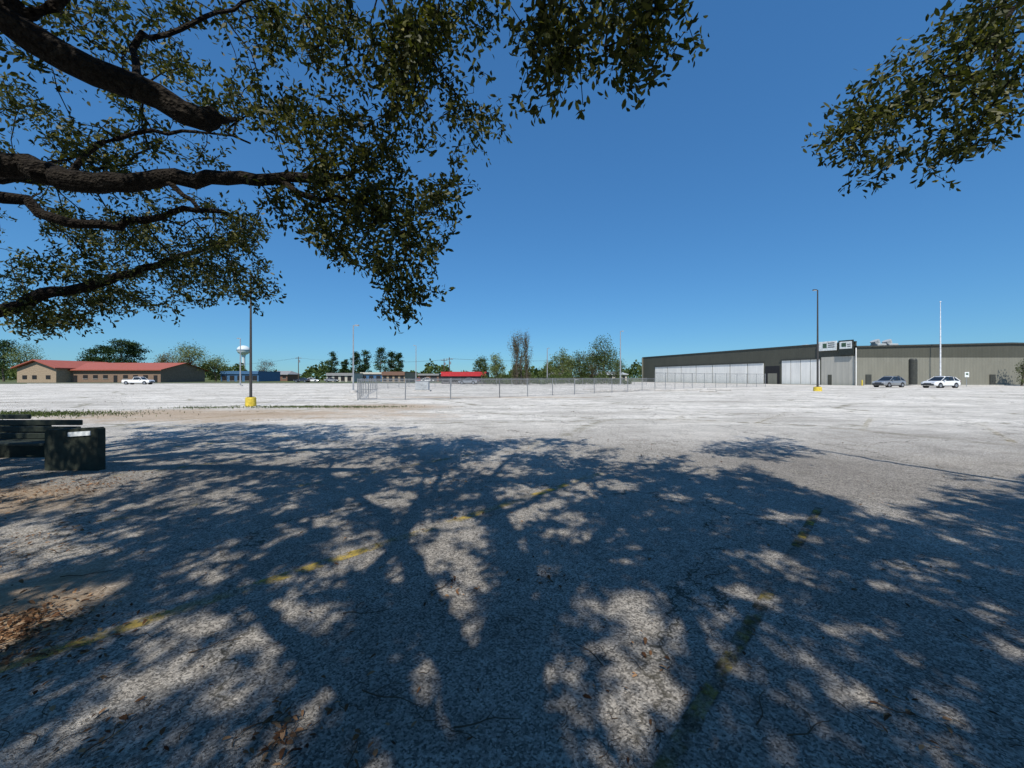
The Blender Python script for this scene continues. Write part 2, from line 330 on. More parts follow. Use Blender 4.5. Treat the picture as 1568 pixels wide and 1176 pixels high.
# ---------------------------------------------------------------- ground
def sheet(name,pts,z,mat):
    mb=MB(); mb.add([(x,y,z) for x,y in pts],[tuple(range(len(pts)))],mat); return mb.obj(name)
def grassmat():
    t=NT('grass_ground'); p=t.pos(); n=t.noise(p,.08,3); n2=t.noise(p,3,3)
    c=t.mix(t.mr(n,.4,.6),(.09,.12,.035),(.17,.15,.07)); c=t.mix(t.mr(n2,.3,.7),c,(.06,.09,.02))
    return t.fin(t.bsdf(c,.95))
def asphalt():
    t=NT('worn_asphalt'); p=t.pos(); xyz=t.n('SeparateXYZ',{0:p}); X,Y=xyz.outputs[0],xyz.outputs[1]
    v=t.n('TexVoronoi',{'Vector':p,'Scale':100.0},voronoi_dimensions='2D'); vs=t.n('SeparateColor',{0:v.outputs['Color']}).outputs[0]
    v2s=t.noise(p,190,1)
    sp=t.math('ADD',t.math('MULTIPLY',vs,.5),t.math('MULTIPLY',v2s,.5))
    bn=t.n('TexNoise',{'Vector':p,'Scale':.22,'Detail':6.0,'Roughness':.62}); big=bn.outputs['Fac']
    mn=t.n('TexNoise',{'Vector':p,'Scale':1.5,'Detail':5.0,'Roughness':.65}); med=mn.outputs['Fac']; mcol=mn.outputs['Color']
    fin=t.noise(p,14,3,.7)
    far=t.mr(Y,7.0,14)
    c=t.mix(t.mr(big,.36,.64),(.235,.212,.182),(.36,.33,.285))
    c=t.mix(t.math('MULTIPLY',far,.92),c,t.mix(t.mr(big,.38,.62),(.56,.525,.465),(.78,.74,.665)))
    c=t.mix(t.math('MULTIPLY',t.mr(med,.48,.68),.38),c,(.13,.117,.095))
    st=t.noise(t.scale(p,.05,.55,1),1.0,5,.7)
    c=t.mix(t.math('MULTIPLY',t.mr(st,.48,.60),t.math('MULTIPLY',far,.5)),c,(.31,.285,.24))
    st2=t.noise(t.scale(p,.3,1.6,1),1.0,4,.7)
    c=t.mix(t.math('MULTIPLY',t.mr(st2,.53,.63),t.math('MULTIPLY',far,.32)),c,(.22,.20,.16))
    k=t.math('MULTIPLY',t.mr(sp,.2,.8,.22,1.8),t.mr(fin,.3,.7,.78,1.22))
    k=t.mix(t.mr(Y,7,45,0,.7),t.n('CombineXYZ',{0:k,1:k,2:k}).outputs[0],(1,1,1))
    c=t.mix(1.0,c,k,'MULTIPLY')
    wv=t.n('VectorMath',{0:p,1:t.n('VectorMath',{0:mcol,1:(1.6,1.6,0)},operation='MULTIPLY').outputs[0]},operation='ADD').outputs[0]
    e=t.n('TexVoronoi',{'Vector':wv,'Scale':.27},feature='DISTANCE_TO_EDGE',voronoi_dimensions='2D').outputs['Distance']
    f=t.math('MULTIPLY',t.math('MULTIPLY',t.mr(e,.002,.007,1,0),.85),t.mr(big,.40,.5))
    c=t.mix(f,c,(.05,.045,.03))
    e=t.n('TexVoronoi',{'Vector':t.scale(wv,.09,.2,1),'Scale':1.0},feature='DISTANCE_TO_EDGE',voronoi_dimensions='2D').outputs['Distance']
    c=t.mix(t.math('MULTIPLY',t.mr(e,.008,.03,1,0),t.math('MULTIPLY',far,t.mr(med,.4,.55,0,.75))),c,(.15,.135,.075))
    nn=t.math('MULTIPLY',t.math('SUBTRACT',med,.5),3.4); nb=t.math('MULTIPLY',t.math('SUBTRACT',big,.5),3.0)
    def ell(cx,cy,a,b,am,soft=.6):
        dx=t.math('DIVIDE',t.math('SUBTRACT',X,cx),a); dy=t.math('DIVIDE',t.math('SUBTRACT',Y,cy),b)
        r=t.math('ADD',t.math('MULTIPLY',dx,dx),t.math('MULTIPLY',dy,dy))
        r=t.math('ADD',r,t.math('ADD',nn,nb if a>6 else 0.0))
        return t.math('MULTIPLY',t.mr(r,1-soft,1+soft,1,0),am)
    sand=t.mix(t.mr(fin,.3,.7),(.26,.175,.10),(.50,.36,.225))
    for q in((-3.6,2.3,.8,.9,.85),(-6.8,4.8,1.3,.8,.7),(-13,16.5,9,2.6,.7),(-7,21,3.5,2.2,.6),(-3,31,9,1.3,.5)):
        c=t.mix(ell(*q),c,sand)
    c=t.mix(t.math('MULTIPLY',t.mr(big,.54,.72),.25),c,(.42,.35,.26))
    h=t.math('ADD',fin,v2s)
    return t.fin(t.bsdf(c,.92,0,h,.9,.012,.2))
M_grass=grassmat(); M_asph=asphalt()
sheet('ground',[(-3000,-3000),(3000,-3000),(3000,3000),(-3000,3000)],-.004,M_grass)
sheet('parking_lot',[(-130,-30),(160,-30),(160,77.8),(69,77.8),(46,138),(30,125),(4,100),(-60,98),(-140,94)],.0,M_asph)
def worn(name,col,lo,hi,scale=6,col2=None,mx=1.0,l2=.38,h2=.6):
    t=NT(name); p=t.pos(); n=t.noise(p,scale,5,.75); n2=t.noise(p,1.1,2)
    f=t.math('MULTIPLY',t.math('MULTIPLY',t.mr(n,lo,hi),t.mr(n2,l2,h2)),mx)
    c=t.mix(t.noise(p,40,1),col,col2 or tuple(q*.6 for q in col))
    return t.fin(t.n('MixShader',{0:f,1:t.n('BsdfTransparent').outputs[0],2:t.n('BsdfDiffuse',{'Color':c}).outputs[0]}).outputs[0])
M_yel=worn('worn_yellow_paint',(.58,.42,.11),.42,.60,mx=.9,l2=.33,h2=.55); M_moss=worn('dark_moss_seam',(.045,.04,.02),.40,.64,9,(.09,.075,.035),.75,.28,.5)
M_yel2=worn('faint_yellow_paint',(.46,.36,.13),.46,.62,5,mx=.75)
mb=MB(); mm=MB()
def stripe(b,cx,cy,L,w,m,z=.004):
    d=np.array([.7071,.7071]);n=np.array([-.7071,.7071]);c=np.array([cx,cy])
    q=[c-d*L/2-n*w/2,c+d*L/2-n*w/2,c+d*L/2+n*w/2,c-d*L/2+n*w/2]; b.add([(*v,z) for v in q],[(0,1,2,3)],m)
stripe(mb,-.65,4.28,6.2,.12,M_yel)
stripe(mm,2.0,2.95,5.0,.085,M_moss); stripe(mb,2.0,2.95,5.0,.07,worn('spotted_yellow',(.5,.37,.09),.48,.62,4,mx=.85),.008)
for k in range(-9,12):
    if k not in(0,-1) and k<9: stripe(mb,-.65-1.95*k,4.28+1.95*k,5.5,.11,M_yel2)
    for off in (11,30): stripe(mb,-.65-1.95*k+off,4.28+1.95*k+off,5.5,.14,M_yel2)
mb.obj('parking_stripes'); mm.obj('mossy_pavement_seam')

# litter
M_stick=simple('dead_twig',(.08,.055,.035),.9)
pos=[]
for (x,y,n,s_) in((10,965,620,.17),(5,1000,260,.2),(60,1010,90,.2),(430,1125,70,.09),(140,745,260,.3),(30,760,350,.5),(70,735,200,.5),(1420,1140,16,.12),(830,885,24,.08),(690,905,26,.10),(560,1150,14,.1),(1360,1070,8,.1),(700,745,16,.3),(60,830,160,.35),(1000,1020,8,.12),(180,1140,16,.1),(1010,1015,5,.05),(160,1120,14,.08)):
    g=G(x,y)
    for i in range(n): pos.append(g+rng.normal(size=2)*s_)
for i in range(1100): pos.append(np.array([rng.uniform(-9,8),1.3+rng.random()**1.3*9]))
pos=np.array(pos); K=len(pos); p3=np.c_[pos,rng.uniform(.006,.018,K)]
ax=rng.normal(size=(K,3)); ax[:,2]*=.15; ax=nrm(ax); side=nrm(np.cross(ax,np.array([0,0,1.])+rng.normal(size=(K,3))*.3)); L=rng.uniform(.02,.052,K)[:,None]; W=L*rng.uniform(.25,.5,(K,1))
lv=np.stack([p3+ax*L*a+side*W*b+np.array([0,0,1.])*L*c for a,b,c in [(0,0,0),(.3,.42,.1),(.7,.5,.16),(1,0,.05),(.7,-.5,.12),(.3,-.42,.1)]],1)
npmesh('leaf_litter',lv,6,M_dry,None,rng.random(K)**1.1)
mb=MB()
def stick(px,py,ang,L,r=.005):
    g=G(px,py); d=np.array([math.cos(ang),math.sin(ang)]); pts=[]
    for i in range(9):
        t=i/8-.5; q=g+d*L*t+np.array([-d[1],d[0]])*math.sin(i*.9+px)*.012; pts.append((q[0],q[1],r+.004+.005*abs(math.sin(i))))
    mb.tube(pts,[r*(1-.08*i) for i in range(9)],M_stick,6)
    q=pts[4]; mb.tube([q,(q[0]+L*.2*math.cos(ang+.8),q[1]+L*.2*math.sin(ang+.8),.02)],[r*.6,r*.3],M_stick,5)
for a in((600,1072,-.3,.35),(1165,1085,.9,.25),(745,1108,.15,.3),(170,1130,1.3,.2),(560,940,.1,.3),(680,898,1.0,.25),(1385,1095,-.6,.2),(330,990,.5,.25),(1240,1120,.3,.25),(900,1000,2.2,.25),(540,1160,1.8,.2),(140,880,.3,.4),(1100,880,.4,.3),(420,1110,.2,.25),(445,1130,.7,.25)): stick(*a,.004)
for i in range(130): stick(rng.uniform(0,1568),rng.uniform(740,1160),rng.uniform(0,3.1),rng.uniform(.05,.18),.0022)
mb.obj('fallen_twigs')
def tufts(name,cents,h,mat):
    out=[]
    for (x,y,s1,s2,k) in cents:
        q=np.c_[rng.normal(x,s1,k),rng.normal(y,s2,k),np.zeros(k)]; out.append(q)
    q=np.concatenate(out); K=len(q); ax=rng.normal(size=(K,3))*.5; ax[:,2]=1
    npmesh(name,quadverts(q,ax,rng.uniform(.4,1,K)*h,.03),4,mat,None,rng.random(K))
tufts('grass_tufts',[(-21,16.5,2.2,.7,3200),(-11.5,20.5,1.6,.35,900),(-8,20.5,1.4,.3,500),(-16,20,1,.3,300)],.14,M_mid)
q=[(rng.uniform(-45,60),rng.uniform(14,80),rng.uniform(.3,1.6),.08,18) for i in range(220)]
tufts('pavement_weeds',q,.06,M_vine)

# ---------------------------------------------------------------- park bench
M_bench=simple('dark_green_concrete',(.030,.036,.026),.85,0,.35,9); M_bench2=simple('dark_green_planks',(.022,.028,.02),.6,0,.3,20); M_plaq=simple('white_plaque',(.75,.77,.77),.5)
def bench(loc,rz,L,plq=True):
    e=empty('park_bench',loc,rz)
    for i,x in enumerate((0,-L)):
        mb=MB(); mb.prism([(x-.92,0),(x-.92,.66),(x-.88,.70),(x-.04,.74),(x,.71),(x,0)],0,.12,M_bench)
        mb.obj('end_panel_%d'%(i+1),e)
        mb=MB(); mb.box((x-.8,.30,.2),(.12,.34,.4),M_bench,bev=.01); mb.obj('foot_%d'%(i+1),e)
    mb=MB()
    for k in range(3): mb.box((-L/2-.46,.06+.17*k,.45),(L-.93,.14,.045),M_bench2,bev=.008)
    mb.obj('seat',e)
    mb=MB()
    for k in range(3): mb.box((-L/2-.46,.52+.03*k,.52+.12*k),(L-.93,.04,.10),M_bench2,bev=.008)
    mb.obj('backrest',e)
    if plq: mb=MB(); mb.prism([(-.50,.585),(-.50,.66),(-.12,.685),(-.12,.61)],-.02,-.003,M_plaq); mb.obj('plaque',e)
bench((-7.1,6.6,0),0,2.8); bench((-9.35,7.7,0),.05,2.6,False)

# ---------------------------------------------------------------- lamps / poles
M_galv=simple('galvanized_steel',(.36,.37,.38),.45,.4,.15); M_dkpole=simple('bronze_pole',(.07,.065,.06),.5,.3,.15); M_yb=simple('yellow_concrete',(.62,.46,.06),.8,0,.3,6); M_conc=simple('pale_concrete',(.45,.43,.4),.85); M_wood=simple('creosote_wood',(.10,.075,.055),.9); M_lens=simple('lamp_lens',(.6,.6,.58),.3); M_wpole=simple('white_pole',(.75,.76,.78),.4)
def lamp(px,py,topy,dirx=1,base='y',m=None,r=.07,depth=None,arm=.7):
    m=m or M_galv; d=depth or CH*F/(py-HY); x=(px-CX)/F*d; h=CH+(HY-topy)/F*d
    e=empty('street_lamp',(x,d,0))
    bh=.5 if base=='y' else .25; br=.27 if d<30 else .42
    mb=MB(); mb.tube([(0,0,0),(0,0,bh*.9),(0,0,bh)],[br,br*.95,br*.86],M_yb if base=='y' else M_conc,20); mb.box((0,0,bh+.015),(br*.9,br*.9,.03),m); mb.obj('footing',e)
    mb=MB(); mb.tube([(0,0,bh),(0,0,h*.5),(0,0,h)],[r*1.25,r,r*.7],m,10); mb.obj('pole',e)
    mb=MB(); mb.tube([(0,0,h-.15),(dirx*arm*.5,0,h-.03),(dirx*arm,0,h)],.035,m,6)
    mb.box((dirx*(arm+.2),0,h),(.42,.26,.11),m,bev=.03); mb.box((dirx*(arm+.2),0,h-.07),(.32,.2,.03),M_lens); mb.obj('lamp_head',e)
lamp(384,622,415,-1,'y',M_dkpole,.06); lamp(541,601,498,1,'c',M_galv,.07,None,.2); lamp(1252,599,444,-1,'y',M_dkpole,.09,None,.15)
lamp(950,591,507,1,'c',M_galv,.10,None,.2); lamp(368,600,518,-1,'c',M_galv,.1,70,.2); lamp(637,590,529,-1,'c',M_galv,.10,90,.2); lamp(838,590,533,1,'c',M_galv,.12,95,.2)
d=76; x=(1440-CX)/F*d; e=empty('flagpole',(x,d,0)); mb=MB(); mb.tube([(0,0,0),(0,0,9),(0,0,16.4)],[.13,.10,.05],M_wpole,12); mb.obj('pole',e)
mb=MB(); mb.tube([(0,0,16.4),(0,0,16.5),(0,0,16.62),(0,0,16.7)],[.05,.13,.13,.04],M_wpole,12); mb.obj('finial',e); mb=MB(); mb.tube([(0,0,0),(0,0,.3)],[.4,.35],M_conc,16); mb.obj('footing',e)
def upole(px,topy,d):
    x=(px-CX)/F*d; h=CH+(HY-topy)/F*d; e=empty('utility_pole',(x,d,0)); mb=MB(); mb.tube([(0,0,0),(0,0,h)],[.2,.13],M_wood,8); mb.obj('pole',e)
    mb=MB(); mb.box((0,0,h-.7),(2.6,.15,.18),M_wood); [mb.tube([(q,0,h-.6),(q,0,h-.3)],.06,M_lens,6) for q in(-1.2,-.6,.6,1.2)]; mb.tube([(.35,.1,h-2.6),(.35,.1,h-1.6)],.28,M_galv,10); mb.obj('crossarm',e)
for a in((457,546,170),(688,547,140),(680,549,150),(603,556,190),(300,556,230),(1160,560,260)): upole(*a)
mb=MB()
for (a,b) in (((457,548,170),(680,551,150)),((457,548,170),(300,558,230)),((688,549,140),(950,545,170))):
    p0,p1=P(*a),P(*b)
    for o in(-.9,.9):
        mb.tube([p0+(p1-p0)*t+np.array([0,o,-6*t*(1-t)]) for t in np.linspace(0,1,12)],.02,M_dkpole,4)
mb.obj('power_lines')

# ---------------------------------------------------------------- fence
def fencemat():
    t=NT('chain_link'); uv=t.n('UVMap').outputs[0]; s=t.n('SeparateXYZ',{0:uv}); u,v=s.outputs[0],s.outputs[1]
    a=t.math('FRACT',t.math('DIVIDE',t.math('ADD',u,v),.075)); b=t.math('FRACT',t.math('DIVIDE',t.math('SUBTRACT',u,v),.075))
    f=t.math('MAXIMUM',t.math('LESS_THAN',a,.09),t.math('LESS_THAN',b,.09))
    return t.fin(t.n('MixShader',{0:f,1:t.n('BsdfTransparent').outputs[0],2:t.n('BsdfDiffuse',{'Color':(.25,.26,.27,1)}).outputs[0]}).outputs[0])
M_link=fencemat(); M_post=simple('fence_steel',(.22,.23,.24),.5,.3,.15)
def fence(pts,h=1.45,gap=3.0):
    e=empty('chain_link_fence'); post=MB(); rail=MB(); fv=[];uvs=[]; s=0
    for i in range(len(pts)-1):
        a=np.array(pts[i],float);b=np.array(pts[i+1],float);L=np.linalg.norm(b-a);n=max(1,round(L/gap))
        for k in range(n+1):
            q=a+(b-a)*k/n; tw=rng.normal()*.02
            post.tube([(q[0],q[1],0),(q[0]+tw,q[1],h+.03),(q[0]+tw,q[1],h+.07)],[.036,.036,.012],M_post,8)
        rail.tube([(*a,h),(*b,h)],.024,M_post,6); rail.tube([(*a,.08),(*b,.08)],.008,M_post,4)
        fv.append([(*a,.05),(*b,.05),(*b,h),(*a,h)]); uvs+= [(s,0),(s+L,0),(s+L,h),(s,h)]; s+=L
    post.obj('posts',e); rail.obj('rails',e)
    o=npmesh('mesh_fabric',np.array(fv,float),4,M_link,e); ul=o.data.uv_layers.new(name='UVMap')
    for i,u in enumerate(uvs): ul.data[i].uv=u
a0=G(548,613);b0=G(690,611.5);c0=G(765,609);d0=G(880,604);e0=G(1003,598)
fence([a0,b0,c0,d0,e0]); fence([a0,G(556,605),G(575,596),G(640,592.5)]); fence([G(1003,597),G(1060,594.5),G(1172,592)],2.2); fence([G(640,592.5),G(760,591),G(990,589.5)])
e=empty('fence_gate',(*a0,0)); mb=MB()
for z in(.12,.75,1.38): mb.tube([(.15,-.06,z),(1.35,-.06,z)],.02,M_post,6)
for x in(.15,.75,1.35): mb.tube([(x,-.06,.12),(x,-.06,1.38)],.02,M_post,6)
mb.obj('frame',e)
M_cab=simple('grey_cabinet',(.42,.44,.45),.5); g=G(647,599)
e=empty('utility_cabinet',(*g,0)); mb=MB(); mb.box((0,0,.08),(1.9,1.1,.16),M_conc); mb.obj('pad',e); mb=MB(); mb.box((0,0,.66),(1.5,.8,1.0),M_cab,bev=.03); mb.box((0,0,1.19),(1.6,.9,.06),M_cab,bev=.01); mb.obj('housing',e)
mb=MB(); M_cd=simple('cab_door',(.36,.38,.39),.5); [mb.box((x,-.412,.66),(.64,.02,.86),M_cd) for x in(-.35,.35)]; mb.box((.02,-.43,.7),(.03,.03,.15),M_dkpole); mb.obj('doors',e)
mb=MB()
for i in range(16):
    g=G(900+i*14+rng.uniform(-4,4),rng.uniform(596,601)); mb.box((g[0],g[1],.08),(1.8,.2,.15),M_conc,rng.uniform(-.3,.3),.03)
mb.obj('wheel_stops')

# ---------------------------------------------------------------- vehicles
M_tire=simple('tire',(.02,.02,.02),.9); M_glass=simple('car_glass',(.015,.018,.02),.08,0,.05,3,.8); M_rim=simple('rim',(.4,.4,.42),.35,.8); M_trim=simple('black_trim',(.025,.025,.027),.6); M_hl=simple('headlight',(.7,.72,.75),.15,spec=.8); M_tl=simple('taillight',(.35,.01,.01),.2)
def paint(name,c,met=.0):
    t=NT(name); p=t.pos(); return t.fin(t.n('BsdfPrincipled',{'Base Color':t.mix(t.noise(p,2,2),c,tuple(q*.9 for q in c)),'Metallic':met,'Roughness':.3,'Coat Weight':.6,'Coat Roughness':.06}).outputs[0])
def loft(mb,secs,m):
    k=len(secs[0]); vs=[v for s_ in secs for v in s_]; fs=[]
    for i in range(len(secs)-1):
        for j in range(k): fs.append((i*k+j,i*k+(j+1)%k,(i+1)*k+(j+1)%k,(i+1)*k+j))
    fs+=[tuple(range(k-1,-1,-1)),tuple(range((len(secs)-1)*k,len(secs)*k))]; mb.add(vs,fs,m)
def vehicle(kind,x,y,rz,mat,L=4.75,s=1.0):
    e=empty(kind,(x,y,0),rz); e.scale=(s,s,s); H=L/2; W=.93
    pick='pickup' in kind; sedan='sedan' in kind
    top=1.66 if not sedan else 1.42
    prof=[(-H,.55,.86),(-H+.07,.36,1.06),(-H+.9,.26,1.10),(0,.26,1.06),(H-1.3,.26,1.06),(H-.6,.28,1.0),(H-.12,.34,.86),(H,.48,.70)]
    if sedan: prof=[(-H,.5,.8),(-H+.06,.34,.95),(-H+.9,.26,.95),(0,.26,.92),(H-1.25,.26,.92),(H-.5,.28,.82),(H-.1,.34,.72),(H,.45,.6)]
    if pick: prof=[(-H,.5,1.0),(-H+.05,.4,1.08),(-H+.9,.35,1.1),(0,.33,1.1),(H-1.3,.33,1.1),(H-.3,.36,1.04),(H-.05,.4,.95),(H,.5,.8)]
    mb=MB(); secs=[]
    for i,(px,z0,z1) in enumerate(prof):
        w=W*(.80 if i in(0,7) else (.94 if i in(1,6) else 1)); zm=z0+(z1-z0)*.55
        secs.append([(px,-w*.93,z0),(px,-w,z0+.12),(px,-w,zm),(px,-w*.93,z1-.05),(px,-w*.84,z1),(px,w*.84,z1),(px,w*.93,z1-.05),(px,w,zm),(px,w,z0+.12),(px,w*.93,z0)])
    loft(mb,secs,mat); mb.obj('body',e,False)
    if pick: gh=[(-.55,1.08,.84),(-.42,top,.7),(.75,top,.7),(1.35,1.08,.84)]
    elif sedan: gh=[(-H+.55,.93,.8),(-H+1.35,top-.03,.62),(.35,top,.62),(H-1.35,.9,.8)]
    else: gh=[(-H+.12,1.05,.83),(-H+.75,top-.1,.66),(.15,top,.66),(H-1.2,1.04,.83)]
    (x0,zb0,wb0),(x1,z1,w1),(x2,z2,w2),(x3,zb3,wb3)=gh
    mb=MB(); vs=[(x0,-wb0,zb0),(x3,-wb3,zb3),(x3,wb3,zb3),(x0,wb0,zb0),(x1,-w1,z1),(x2,-w2,z2),(x2,w2,z2),(x1,w1,z1)]
    mb.add(vs,[(3,2,1,0),(4,5,6,7),(0,1,5,4),(1,2,6,5),(2,3,7,6),(3,0,4,7)],M_glass); mb.obj('windows',e)
    mb=MB(); xm_=(x1+x2)/2
    loft(mb,[[(xx,-w*f,zz),(xx,-w*.8*f,zz+.07),(xx,w*.8*f,zz+.07),(xx,w*f,zz)] for xx,w,zz,f in((x1-.12,w1,z1-.03,.96),(x1+.1,w1+.02,z1,1),(xm_,w1+.02,(z1+z2)/2+.03,1),(x2-.1,w2+.02,z2,1),(x2+.12,w2,z2-.05,.96))],mat)
    for sy in(-1,1):
        for (pa,pb,rr) in(((x0,zb0,wb0),(x1,z1,w1),.075 if not pick else .05),((x3,zb3,wb3),(x2,z2,w2),.035)):
            mb.tube([(pa[0],sy*pa[2],pa[1]),(pb[0],sy*pb[2],pb[1])],rr,mat,6)
        for f in(.12,.52):
            if pick and f<.5: continue
            xx=x1+(x2-x1)*f+.15; mb.tube([(xx,sy*(wb0+.008),zb0),(xx,sy*(w1+.008),(z1+z2)/2)],.03,M_trim if f>.5 else mat,5)
    mb.obj('roof_and_pillars',e)
    if not pick and not sedan:
        mb=MB(); [mb.tube([(x1+.2,sy*.58,z1+.1),(xm_,sy*.58,top+.13),(x2-.1,sy*.58,top+.09)],.02,M_trim,5) for sy in(-1,1)]; mb.obj('roof_rails',e)
    if pick:
        mb=MB(); mb.box((-H+.95,0,1.104),(1.6,1.5,.02),M_trim); mb.obj('bed',e)
    for i,wx in enumerate((-H+.95,H-.95)):
        for j,sy in enumerate((-1,1)):
            mb=MB(); c=.36
            mb.tube([(wx,sy*(W-.24),c),(wx,sy*(W-.02),c),(wx,sy*(W+.015),c)],[.36,.36,.31],M_tire,24)
            mb.tube([(wx,sy*(W+.0),c),(wx,sy*(W+.03),c)],[.235,.22],M_rim,10)
            mb.obj('wheel_%d'%(i*2+j+1),e)
            mb=MB(); mb.tube([(wx,sy*(W-.3),c+.03),(wx,sy*(W+.004),c+.03)],[.42,.42],M_trim,24); mb.obj('wheel_arch_%d'%(i*2+j+1),e)
    mb=MB(); mb.box((H-.03,0,.5),(.12,1.5,.2),M_trim,bev=.02); mb.box((H-.01,0,.70),(.06,.9,.12),M_trim); mb.box((-H+.02,0,.5),(.12,1.5,.18),M_trim,bev=.02); mb.box((0,0,.3),(L*.5,2*W+.02,.12),M_trim); mb.obj('bumpers_and_grille',e)
    hz=.8 if not sedan else .66
    mb=MB(); [mb.box((H-.11,sy*.66,hz),(.2,.32,.1),M_hl,bev=.02) for sy in(-1,1)]; mb.obj('headlights',e)
    mb=MB(); [mb.box((-H+.05,sy*.70,.9 if not sedan else .78),(.12,.26,.16),M_tl,bev=.02) for sy in(-1,1)]; mb.obj('taillights',e)
    mb=MB(); [mb.box((x3-.45,sy*(W+.06),zb3+.08),(.14,.2,.13),mat,bev=.02) for sy in(-1,1)]; mb.obj('mirrors',e)
M_silver=paint('silver_paint',(.30,.31,.32),.3); M_white=paint('white_paint',(.78,.78,.77)); M_red=paint('red_paint',(.4,.02,.02)); M_blk=paint('dark_paint',(.03,.035,.05))
p=G(1361,593); vehicle('parked_suv',p[0],p[1],math.radians(195),M_silver,4.8,1.04)
p=G(1440,594); vehicle('parked_suv',p[0],p[1],math.radians(190),M_white,4.8,1.04)
vehicle('parked_pickup_truck',*P(212,0,88)[:2],math.radians(8),M_white,5.6)
for (px,d,mt,rz) in((478,130,M_white,.1),(462,128,M_blk,3.2),(508,135,M_silver,.2),(640,140,M_red,.1),(880,150,M_white,0),(925,150,M_blk,3),(655,138,M_white,.1),(718,90,M_silver,2.9)):
    vehicle('parked_sedan',*P(px,0,d)[:2],rz,mt,4.7)

# ---------------------------------------------------------------- buildings
def ribbed(name,col,freq=3.3,dark=.75,rough=.55):
    t=NT(name); p=t.pos(); s=t.n('SeparateXYZ',{0:p}); h=t.math('ADD',s.outputs[0],t.math('MULTIPLY',s.outputs[1],-.9)) 
    w=t.math('PINGPONG',t.math('MULTIPLY',h,freq),1.0); r=t.mr(w,.75,.95,0,1)
    n=t.noise(t.scale(p,.5,.5,.12),2.0,4,.65); c=t.mix(t.mr(n,.35,.7,0,.5),col,tuple(q*.7 for q in col)); c=t.mix(t.math('MULTIPLY',r,.5),c,tuple(q*dark for q in col))
    return t.fin(t.bsdf(c,rough,0,w,.4,.03))
M_gdark=ribbed('dark_green_metal',(.085,.085,.066)); M_gwall=ribbed('grey_green_metal',(.22,.215,.175)); M_wpan=ribbed('white_metal_panel',(.86,.84,.79),1.1,dark=.85); M_fasc=simple('dark_trim_metal',(.05,.052,.045),.5); M_dark=simple('dark_opening',(.02,.02,.022),.6); M_roof=simple('pale_metal_roof',(.4,.42,.42),.5)
A0=np.array([47.5,140.]); K0=np.array([69.7,78.])
def onwall(px):
    r=(px-CX)/F; d=K0-A0; t=(r*A0[1]-A0[0])/(d[0]-r*d[1]); return A0+d*t
def zat(px,py): q=onwall(px); return CH+(HY-py)/F*q[1]
dirw=(K0-A0)/np.linalg.norm(K0-A0); nw=np.array([dirw[1],-dirw[0]])
if np.dot(nw,-K0)<0: nw=-nw
wh=empty('metal_warehouse')
def panel(mb,pa,pb,z0,z1,off,m,th=.12):
    a,b=pa+nw*off,pb+nw*off; a2,b2=pa+nw*(off-th),pb+nw*(off-th)
    vs=[(*a,z0),(*b,z0),(*b,z1),(*a,z1),(*a2,z0),(*b2,z0),(*b2,z1),(*a2,z1)]
    mb.add(vs,[(0,1,2,3),(7,6,5,4),(0,4,5,1),(1,5,6,2),(2,6,7,3),(3,7,4,0)],m)
H1=8.7
mb=MB(); panel(mb,A0,K0,0,H1,0,M_gdark,.3); mb.obj('facade_wall',wh)
mb=MB(); panel(mb,A0,K0,H1+.002,H1+.28,.12,M_fasc,.5); mb.obj('parapet_trim',wh)
mb=MB()
xs=[1003,1022,1043,1066,1091,1118,1145,1170]
for i in range(len(xs)-1):
    a,b=onwall(xs[i]),onwall(xs[i+1]); g=dirw*.1; panel(mb,a+g,b-g,.05,5.2,.06,M_wpan)
mb.obj('white_roll_doors',wh)
mb=MB(); panel(mb,onwall(1172),onwall(1194),0,4.4,.05,M_dark); panel(mb,onwall(1176),onwall(1190),0.02,2.6,.09,M_gwall); mb.obj('entrance_bay',wh)
mb=MB(); xs=[1197,1211,1226,1241,1256]
for i in range(4):
    a,b=onwall(xs[i]),onwall(xs[i+1]); g=dirw*.06; panel(mb,a+g,b-g,.05,5.6,.06,M_wpan)
mb.obj('tall_white_doors',wh)
mb=MB(); M_beige=ribbed('beige_metal',(.48,.46,.40),1.5); panel(mb,onwall(1258),onwall(1309),0,6.0,.08,M_beige); panel(mb,onwall(1268),onwall(1274),0,2.2,.12,M_gdark); mb.obj('beige_bay',wh)
mb=MB(); panel(mb,onwall(1003),onwall(1170),5.25,5.45,.25,M_fasc,.25); panel(mb,onwall(1196),onwall(1257),5.65,5.85,.25,M_fasc,.25); mb.obj('awnings',wh)
mb=MB(); M_sw=simple('sign_white',(.7,.72,.7),.5); M_sk=simple('sign_dark',(.03,.035,.03),.5); M_sg=simple('sign_green',(.05,.10,.06),.5)
panel(mb,onwall(1256),onwall(1283),zat(1268,537),zat(1268,523),.45,M_sw,.2); panel(mb,onwall(1262),onwall(1268),zat(1268,533),zat(1268,526),.47,M_sg,.06)
for k in range(3): panel(mb,onwall(1270),onwall(1280),zat(1268,532.5-k*3),zat(1268,531.3-k*3),.47,M_sk,.06)
mb.obj('white_sign',wh)
mb=MB(); panel(mb,onwall(1286),onwall(1309),zat(1297,544),zat(1297,521),.5,M_sk,.2); panel(mb,onwall(1288),onwall(1307),zat(1297,534),zat(1297,523),.52,M_sw,.05); panel(mb,onwall(1291),onwall(1298),zat(1297,531),zat(1297,525),.54,M_sg,.03)
for k in range(2): panel(mb,onwall(1300),onwall(1305),zat(1297,531-k*3),zat(1297,530-k*3),.54,M_sk,.03)
mb.obj('dark_sign',wh)
x0,x1=69.9,138.; xm=101.; y0,y1=78.,150.
mb=MB(); e0_,r0_=7.7,8.4
